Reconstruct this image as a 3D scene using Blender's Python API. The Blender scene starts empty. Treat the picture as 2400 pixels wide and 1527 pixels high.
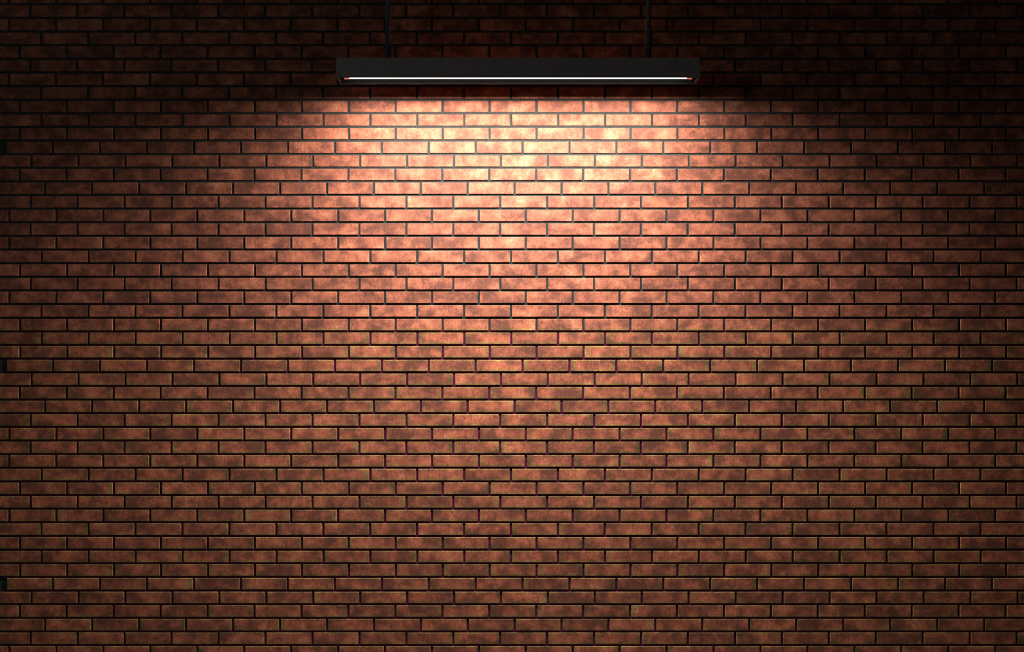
import bpy, bmesh, math, random
from mathutils import Vector

random.seed(7)
S = bpy.context.scene
COL = S.collection

# ------------------------------------------------------------------ scale
MM = 0.00204            # metres on the brick face per photo pixel
D = 5.5                 # camera to brick face
F = D / MM              # focal length in pixels
ZC = 1.65               # eye height
CEIL = 3.60
def wx(px): return (px - 1200.0) * MM
def wz(py): return ZC + (763.5 - py) * MM

# ------------------------------------------------------------------ nodes helper
class N:
    def __init__(s, name):
        s.m = bpy.data.materials.new(name); s.m.use_nodes = True
        s.t = s.m.node_tree; s.t.nodes.clear()
    def n(s, typ, ins=None, **kw):
        nd = s.t.nodes.new(typ)
        for k, v in kw.items(): setattr(nd, k, v)
        for k, v in (ins or {}).items():
            if isinstance(v, bpy.types.NodeSocket): s.t.links.new(v, nd.inputs[k])
            else: nd.inputs[k].default_value = v
        return nd
    def math(s, op, a, b=0.0, c=0.0, clamp=False):
        return s.n('ShaderNodeMath', {0: a, 1: b, 2: c}, operation=op, use_clamp=clamp).outputs[0]
    def ramp(s, x, a, b, lo=0.0, hi=1.0, smooth=True):
        return s.n('ShaderNodeMapRange', {'Value': x, 'From Min': a, 'From Max': b, 'To Min': lo, 'To Max': hi},
                   interpolation_type='SMOOTHSTEP' if smooth else 'LINEAR', clamp=True).outputs[0] if not smooth else \
               s.n('ShaderNodeMapRange', {'Value': x, 'From Min': a, 'From Max': b, 'To Min': lo, 'To Max': hi},
                   interpolation_type='SMOOTHSTEP').outputs[0]
    def mix(s, f, a, b, mode='MIX'):
        nd = s.t.nodes.new('ShaderNodeMix'); nd.data_type = 'RGBA'; nd.blend_type = mode
        for i, v in ((0, f), (6, a), (7, b)):
            if isinstance(v, bpy.types.NodeSocket): s.t.links.new(v, nd.inputs[i])
            else: nd.inputs[i].default_value = v
        return nd.outputs[2]
    def noise(s, vec, scale, detail=2.0, rough=0.5, dist=0.0):
        return s.n('ShaderNodeTexNoise', {'Vector': vec, 'Scale': scale, 'Detail': detail, 'Roughness': rough, 'Distortion': dist}).outputs['Fac']
    def vscale(s, vec, xyz):
        return s.n('ShaderNodeVectorMath', {0: vec, 1: xyz}, operation='MULTIPLY').outputs[0]
    def out(s, shader):
        o = s.n('ShaderNodeOutputMaterial'); s.t.links.new(shader, o.inputs['Surface']); return s.m

ZSPLIT = wz(769)        # below this height the masonry changes colour: olive arrises, maroon joints

# ------------------------------------------------------------------ brick
def brick_material():
    g = N('fired_brick')
    pos = g.n('ShaderNodeTexCoord').outputs['Object']
    rnd = g.n('ShaderNodeNewGeometry').outputs['Random Per Island']
    off = g.n('ShaderNodeCombineXYZ', {'X': g.math('MULTIPLY', rnd, 37.0), 'Y': g.math('MULTIPLY', rnd, 91.0), 'Z': g.math('MULTIPLY', rnd, 53.0)}).outputs[0]
    vec = g.n('ShaderNodeVectorMath', {0: pos, 1: off}, operation='ADD').outputs[0]
    cloud = g.noise(g.vscale(vec, (1.0, 1.0, 1.15)), 12.0, 6.0, 0.66, 0.1)
    speck = g.noise(g.vscale(vec, (1.0, 1.0, 0.85)), 330.0, 3.0, 0.65)
    streak = g.noise(g.vscale(vec, (260.0, 1.0, 22.0)), 1.0, 2.0, 0.6)
    base = g.mix(g.ramp(cloud, 0.37, 0.64), (0.215, 0.066, 0.037, 1), (0.63, 0.182, 0.094, 1))
    pale = g.math('MULTIPLY', g.ramp(cloud, 0.57, 0.72), g.ramp(speck, 0.35, 0.62))
    base = g.mix(g.math('MULTIPLY', pale, 0.75), base, (0.86, 0.38, 0.195, 1))
    sp = g.ramp(speck, 0.30, 0.70, 0.55, 1.42)
    st = g.ramp(streak, 0.30, 0.70, 0.86, 1.12)
    val = g.math('MULTIPLY', sp, st)
    val = g.math('MULTIPLY', val, g.ramp(rnd, 0.0, 1.0, 0.90, 1.08, smooth=True))
    pit = g.ramp(g.noise(vec, 330.0, 1.0, 0.5), 0.26, 0.34, 0.45, 1.0)
    val = g.math('MULTIPLY', val, pit)
    # lower courses: olive tint round the arris of every brick, redder middle
    ua = g.n('ShaderNodeSeparateXYZ', {0: g.n('ShaderNodeUVMap', uv_map='lower_left').outputs[0]}).outputs
    ub = g.n('ShaderNodeSeparateXYZ', {0: g.n('ShaderNodeUVMap', uv_map='upper_right').outputs[0]}).outputs
    ex = g.math('MINIMUM', ua[0], ub[0])
    ez = g.math('MINIMUM', ua[1], g.math('MULTIPLY', ub[1], 1.6))
    side = g.noise(g.vscale(vec, (8.0, 1.0, 3.0)), 1.3, 0.0)
    wside = g.ramp(side, 0.38, 0.66, 0.001, 0.022)
    du = g.math('SUBTRACT', wside, ex)
    dv = g.math('SUBTRACT', 0.0096, ez)
    rim = g.math('MAXIMUM', g.ramp(du, -0.0015, 0.0015), g.ramp(dv, -0.0022, 0.0012))
    z = g.n('ShaderNodeSeparateXYZ', {0: pos}).outputs[2]
    low = g.ramp(z, ZSPLIT + 0.004, ZSPLIT - 0.004)
    col = g.mix(g.math('MULTIPLY', low, 1.0), base, g.mix(1.0, base, (1.03, 0.94, 0.90, 1), 'MULTIPLY'))
    olive = g.mix(1.0, base, (0.68, 1.22, 0.74, 1), 'MULTIPLY')
    col = g.mix(g.math('MULTIPLY', low, g.math('MULTIPLY', rim, 0.95)), col, olive)
    col = g.mix(1.0, col, g.n('ShaderNodeCombineXYZ', {0: val, 1: val, 2: val}).outputs[0], 'MULTIPLY')
    h = g.math('ADD', g.math('MULTIPLY', speck, 0.6), g.math('MULTIPLY', cloud, 0.8))
    bump = g.n('ShaderNodeBump', {'Strength': 0.25, 'Distance': 0.0012, 'Height': h}).outputs[0]
    b = g.n('ShaderNodeBsdfPrincipled', {'Base Color': col, 'Roughness': 0.82, 'Normal': bump, 'Specular IOR Level': 0.5})
    return g.out(b.outputs[0])

def mortar_material():
    g = N('mortar')
    pos = g.n('ShaderNodeTexCoord').outputs['Object']
    sp = g.ramp(g.noise(pos, 420.0, 2.0, 0.6), 0.3, 0.7, 0.55, 1.35)
    z = g.n('ShaderNodeSeparateXYZ', {0: pos}).outputs[2]
    low = g.ramp(z, ZSPLIT + 0.004, ZSPLIT - 0.004)
    x = g.n('ShaderNodeSeparateXYZ', {0: pos}).outputs[0]
    bare = g.ramp(x, wx(14), wx(16), 1.0, 0.0)
    col = g.mix(g.math('MULTIPLY', low, g.math('SUBTRACT', 1.0, bare)), (0.052, 0.056, 0.051, 1), (0.150, 0.015, 0.056, 1))
    col = g.mix(1.0, col, g.n('ShaderNodeCombineXYZ', {0: sp, 1: sp, 2: sp}).outputs[0], 'MULTIPLY')
    bump = g.n('ShaderNodeBump', {'Strength': 0.4, 'Distance': 0.001, 'Height': sp}).outputs[0]
    b = g.n('ShaderNodeBsdfPrincipled', {'Base Color': col, 'Roughness': 0.95, 'Normal': bump, 'Specular IOR Level': 0.1})
    return g.out(b.outputs[0])

def plain(name, rgb, rough, metal=0.0, spec=0.5, nscale=60.0, namp=0.08):
    g = N(name)
    pos = g.n('ShaderNodeTexCoord').outputs['Object']
    v = g.ramp(g.noise(pos, nscale, 3.0), 0.3, 0.7, 1.0 - namp, 1.0 + namp)
    col = g.mix(1.0, (*rgb, 1), g.n('ShaderNodeCombineXYZ', {0: v, 1: v, 2: v}).outputs[0], 'MULTIPLY')
    b = g.n('ShaderNodeBsdfPrincipled', {'Base Color': col, 'Roughness': rough, 'Metallic': metal, 'Specular IOR Level': spec})
    return g.out(b.outputs[0])

def glow(name, rgb, strength):
    g = N(name)
    return g.out(g.n('ShaderNodeEmission', {'Color': (*rgb, 1), 'Strength': strength}).outputs[0])

M_BRICK, M_MORTAR = brick_material(), mortar_material()
M_HOUSE = plain('black_powder_coat', (0.45, 0.375, 0.355), 0.55, spec=0.3)
M_ROD = plain('black_satin_tube', (0.12, 0.125, 0.13), 0.35, spec=0.6)
M_CAP = glow('end_cap_added_glow', (0.80, 0.20, 0.12), 0.85)  # emission added to imitate light falling on the end caps
M_TUBE = glow('lit_white_tube', (1.0, 0.98, 0.96), 1.3)
M_INNER = plain('shade_dark_inside', (0.085, 0.08, 0.073), 0.9, spec=0.1)  # trough shade put into the colour of the housing's inner faces
M_RIM = plain('shade_dark_rim', (0.055, 0.048, 0.044), 0.8, spec=0.1)  # underside of the housing, its dimness put into the colour
M_END = plain('shade_dark_end', (0.008, 0.008, 0.009), 0.95, spec=0.05)  # darkest copy, shade painted on the end plates' inner faces
M_FLOOR = plain('dark_concrete', (0.03, 0.028, 0.027), 0.8, nscale=9.0, namp=0.25)
M_CEIL = plain('black_painted_ceiling', (0.02, 0.02, 0.02), 0.9)

# ------------------------------------------------------------------ mesh helpers
def build(name, bm, mats, parent=None, smooth=False):
    me = bpy.data.meshes.new(name); 
    bm.normal_update(); bm.to_mesh(me); bm.free()
    for m in (mats if isinstance(mats, (list, tuple)) else [mats]): me.materials.append(m)
    if smooth:
        for p in me.polygons: p.use_smooth = True
    o = bpy.data.objects.new(name, me); COL.objects.link(o)
    if parent: o.parent = parent
    return o

def prism(bm, quad0, quad1):
    a = [bm.verts.new(p) for p in quad0]; b = [bm.verts.new(p) for p in quad1]
    bm.faces.new(a[::-1]); bm.faces.new(b)
    for i in range(len(a)):
        j = (i + 1) % len(a); bm.faces.new((a[i], a[j], b[j], b[i]))

def box(bm, x0, x1, y0, y1, z0, z1):
    prism(bm, [(x0, y0, z0), (x1, y0, z0), (x1, y1, z0), (x0, y1, z0)],
              [(x0, y0, z1), (x1, y0, z1), (x1, y1, z1), (x0, y1, z1)])

def tube(bm, p0, axis, prof, seg=28, cap=True):
    """lathe profile [(distance, radius)...] along axis 'X' or 'Z' from p0"""
    rings = []
    for t, r in prof:
        ring = []
        for i in range(seg):
            a = 2 * math.pi * i / seg
            if axis == 'X': v = (p0[0] + t, p0[1] + r * math.cos(a), p0[2] + r * math.sin(a))
            else: v = (p0[0] + r * math.cos(a), p0[1] + r * math.sin(a), p0[2] + t)
            ring.append(bm.verts.new(v))
        rings.append(ring)
    for a, b in zip(rings, rings[1:]):
        for i in range(seg):
            j = (i + 1) % seg; bm.faces.new((a[i], a[j], b[j], b[i]))
    if cap:
        bm.faces.new(rings[0][::-1]); bm.faces.new(rings[-1])
    bmesh.ops.recalc_face_normals(bm, faces=bm.faces)

# ------------------------------------------------------------------ the wall
ROWX = [1117.3, 1176.8, 1149.2, 1208.8, 1175.0, 1125.0, 1174.7, 1124.9,
        1200.5, 1150.0, 1175.0, 1124.9, 1200.2, 1150.0, 1200.7, 1150.4]
ROWH = 31.95; PITCH = 110.09; BW = 104.9; BH = 26.6
RECESS = 0.0032; CH = 0.0011
XW = 6.2                                    # half width of the wall
def wall():
    bm = bmesh.new(); ul = bm.loops.layers.uv.new('lower_left'); uu = bm.loops.layers.uv.new('upper_right')
    def brick(x0, x1, z0, z1):
        j = lambda a: random.uniform(-a, a)
        x0 += j(.0004); x1 += j(.0004); z0 += j(.0003); z1 += j(.0003)
        yf = j(.0003); yb = 0.03
        o = [(x0, z0), (x1, z0), (x1, z1), (x0, z1)]
        i_ = [(x0 + CH, z0 + CH), (x1 - CH, z0 + CH), (x1 - CH, z1 - CH), (x0 + CH, z1 - CH)]
        f = [bm.verts.new((x, yf, z)) for x, z in i_]
        m = [bm.verts.new((x, yf + CH, z)) for x, z in o]
        b = [bm.verts.new((x, yb, z)) for x, z in o]
        fs = [bm.faces.new(f)]
        for k in range(4):
            q = (k + 1) % 4
            fs.append(bm.faces.new((m[k], m[q], f[q], f[k])))
            fs.append(bm.faces.new((b[k], b[q], m[q], m[k])))
        for fc in fs:
            for l in fc.loops:
                x, _, z = l.vert.co
                l[ul].uv = (x - x0, z - z0); l[uu].uv = (x1 - x, z1 - z)
            fc.material_index = 0
    n0, n1 = -8, 50
    for n in range(n0, n1):
        top = 331.85 + ROWH * (n - 10)
        zt, zb = wz(top), wz(top + BH)
        zt = min(zt, CEIL); zb = max(zb, 0.0)
        if zt - zb < 0.012: continue
        k = (n - 10) % 16
        for c in range(-32, 33):
            l = ROWX[k] + PITCH * c; r = l + BW
            x0, x1 = wx(l), wx(r)
            if k == 0 and l < 0 < r + 8: x1 = wx(-6)
            x0, x1 = max(x0, -XW), min(x1, XW)
            if x1 - x0 < 0.03: continue
            brick(x0, x1, zb, zt)
    # mortar bed, one slab behind the faces
    n = len(bm.faces)
    box(bm, -XW, XW, RECESS, 0.22, 0.0, CEIL)
    bm.faces.ensure_lookup_table()
    for f in bm.faces[n:]: f.material_index = 1
    o = build('wall_back', bm, [M_BRICK, M_MORTAR])
    o['kind'] = 'structure'
    return o
wall()

bm = bmesh.new(); box(bm, -XW, XW, -7.5, 0.22, -0.12, 0.0)
o = build('floor', bm, M_FLOOR); o['kind'] = 'structure'
bm = bmesh.new(); box(bm, -XW, XW, -7.5, 0.22, CEIL, CEIL + 0.12)
o = build('ceiling', bm, M_CEIL); o['kind'] = 'structure'

# ------------------------------------------------------------------ the hanging lamp
GAP = 0.190                                  # back plate to brick face
DB = D - GAP; DF = DB * 0.9735               # camera distance of the back and front bottom edges
YB, YF = -GAP, -(D - DF)
SF = DF / F                                  # metres per pixel at the front plate
ZB = ZC + (763.5 - 181.3) * SF               # bottom rim
XL, XR = (787.0 - 1200) * SF, (1641.5 - 1200) * SF
XM = (XL + XR) / 2
SLOPE = 0.020                                # front plate leans back towards the top
DT = DF + SLOPE
ZT = ZC + (763.5 - 135.0) * DT / F
YM = (YF + YB) / 2
TH, ETH = 0.0022, 0.0105                     # sheet and end plate thickness

root = bpy.data.objects.new('pendant_light', None); COL.objects.link(root)
root.location = (XM, YM, ZB)
root['label'] = 'long black linear pendant lamp hanging on two rods before the brick wall'
root['category'] = 'lamp'
L2 = (XR - XL) / 2; y0, y1 = YF - YM, YB - YM; H = ZT - ZB

bm = bmesh.new()
def sect(x, ya, yb, yc, yd, za, zb):       # trapezoid slice: bottom ya..yb, top yc..yd
    return [(x, ya, za), (x, yb, za), (x, yd, zb), (x, yc, zb)]
def slab(ya, yb, yc, yd, za, zb, xa, xb): prism(bm, sect(xa, ya, yb, yc, yd, za, zb), sect(xb, ya, yb, yc, yd, za, zb))
yt0 = y0 + SLOPE
slab(y0, y0 + TH, yt0, yt0 + TH, 0, H, -L2 + ETH, L2 - ETH)                       # front plate
slab(y1 - TH, y1, y1 - TH, y1, 0, H, -L2 + ETH, L2 - ETH)                         # back plate
slab(yt0 + TH - .001, y1 - TH, yt0 + TH, y1 - TH, H - TH, H, -L2 + ETH, L2 - ETH) # lid
slab(y0 + SLOPE*0.3 + TH, y1 - TH, y0 + SLOPE*0.3 + TH, y1 - TH, 0.030, 0.033, -L2 + ETH, L2 - ETH)   # gear tray
for sgn in (-1, 1):                                                               # end plates
    a, b = sorted((sgn * L2, sgn * (L2 - ETH)))
    slab(y0, y1, yt0, y1, 0, H, a, b)
bmesh.ops.recalc_face_normals(bm, faces=bm.faces); bm.normal_update()
for f in bm.faces:                                       # faces inside the trough take darker colours that stand in for its shade
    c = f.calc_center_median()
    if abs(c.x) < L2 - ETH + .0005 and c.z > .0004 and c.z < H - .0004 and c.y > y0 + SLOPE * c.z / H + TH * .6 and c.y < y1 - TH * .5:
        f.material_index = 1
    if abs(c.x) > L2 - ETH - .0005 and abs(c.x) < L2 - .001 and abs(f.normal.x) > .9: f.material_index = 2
    if abs(f.normal.z + 1) < .05 and c.z < .001: f.material_index = 3
housing = build('housing', bm, [M_HOUSE, M_INNER, M_END, M_RIM], root)

# tube: its underside shows as a thin white line below the front plate
TR = 0.008
ST = (D + YM) / F
ZTU = ZC + (763.5 - 184.9) * ST - ZB + TR          # tube axis above the rim
tx0, tx1 = (819 - 1200) * ST - XM, (1609.5 - 1200) * ST - XM
bm = bmesh.new(); tube(bm, (tx0, 0, ZTU), 'X', [(0, TR * .9), (.001, TR), (tx1 - tx0 - .001, TR), (tx1 - tx0, TR * .9)])
build('fluorescent_tube', bm, M_TUBE, root, True)
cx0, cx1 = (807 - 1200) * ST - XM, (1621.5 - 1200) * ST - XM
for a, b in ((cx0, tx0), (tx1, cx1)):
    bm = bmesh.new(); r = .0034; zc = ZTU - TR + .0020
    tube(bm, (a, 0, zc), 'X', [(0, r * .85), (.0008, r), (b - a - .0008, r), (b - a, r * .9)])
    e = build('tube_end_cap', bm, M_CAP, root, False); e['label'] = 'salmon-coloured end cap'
    bm = bmesh.new()                                                              # socket up to the gear tray
    mid = (a + b) / 2
    box(bm, mid - .006, mid + .006, -.006, .006, zc + r * .5, 0.030)
    build('tube_socket', bm, M_ROD, root)

RR = 6.3 * ST
for px in (908.8, 1520.0):
    x = (px - 1200) * ST - XM
    bm = bmesh.new()
    tube(bm, (x, 0, H), 'Z', [(0, RR), (CEIL - ZB - H, RR)], 32)
    build('suspension_rod', bm, M_ROD, root, True)
    bm = bmesh.new()
    tube(bm, (x, 0, CEIL - ZB - .03), 'Z', [(0, .020), (.004, .034), (.012, .045), (.03, .048)], 32)
    build('ceiling_cup', bm, M_ROD, root, True)

# ------------------------------------------------------------------ light
def area(name, loc, rot, sx, sy, power, color, spread=180):
    l = bpy.data.lights.new(name, 'AREA'); l.shape = 'RECTANGLE'; l.size = sx; l.size_y = sy
    l.energy = power; l.color = color; l.spread = math.radians(spread)
    o = bpy.data.objects.new(name, l); COL.objects.link(o); o.location = loc; o.rotation_euler = rot
    return o
lt = area('tube_light', (XM + (tx0 + tx1) / 2, YM, ZB + ZTU - TR - .0008), (math.radians(0), 0, 0),
          tx1 - tx0, 0.009, 36.0, (1.0, 0.975, 0.94), 180)
# the trough throws a tight beam: intensity rises towards straight down, across the tube only
ld = lt.data; ld.use_nodes = True; nt = ld.node_tree
em = [n for n in nt.nodes if n.type == 'EMISSION'][0]
def M_(op, a, b=None):
    n = nt.nodes.new('ShaderNodeMath'); n.operation = op
    for i, v in enumerate((a, b)):
        if v is None: continue
        if isinstance(v, bpy.types.NodeSocket): nt.links.new(v, n.inputs[i])
        else: n.inputs[i].default_value = v
    return n.outputs[0]
ge = nt.nodes.new('ShaderNodeNewGeometry'); sp = nt.nodes.new('ShaderNodeSeparateXYZ')
nt.links.new(ge.outputs['Incoming'], sp.inputs[0])
yy = M_('MULTIPLY', sp.outputs[1], sp.outputs[1]); zz = M_('MULTIPLY', sp.outputs[2], sp.outputs[2])
st = M_('SQRT', M_('DIVIDE', yy, M_('ADD', yy, zz)))
edge = M_('DIVIDE', M_('SUBTRACT', 0.999, st), 0.025)        # and dies away at the trough's cut-off angle
edge = M_('MINIMUM', M_('MAXIMUM', edge, 0.02), 1.0)
nt.links.new(M_('MULTIPLY', edge, M_('DIVIDE', 0.74, M_('MAXIMUM', st, 0.15))), em.inputs['Strength'])
# a distant weak room lamp, high on the left behind the viewer
fl = area('room_light', (-4.0, -4.6, 3.4), (0, 0, 0), 1.6, 1.6, 14.0, (0.84, 1.0, 1.0))
fl.rotation_euler = (Vector((0.3, 0, 1.9)) - fl.location).to_track_quat('-Z', 'Y').to_euler()

w = bpy.data.worlds.new('dim_room'); S.world = w; w.use_nodes = True
w.node_tree.nodes['Background'].inputs[0].default_value = (0.9, 0.95, 1.0, 1)
w.node_tree.nodes['Background'].inputs[1].default_value = 0.022

# ------------------------------------------------------------------ camera
cd = bpy.data.cameras.new('camera'); cam = bpy.data.objects.new('camera', cd); COL.objects.link(cam)
cd.sensor_fit = 'HORIZONTAL'; cd.sensor_width = 36.0; cd.lens = 36.0 * F / 2400.0
cam.location = (0, -D, ZC); cam.rotation_euler = (math.radians(90), 0, 0)
cd.clip_start = 0.05
S.camera = cam

S.view_settings.view_transform = 'Standard'; S.view_settings.look = 'None'
S.view_settings.exposure = 0.0; S.view_settings.gamma = 1.0; S.view_settings.use_curve_mapping = False
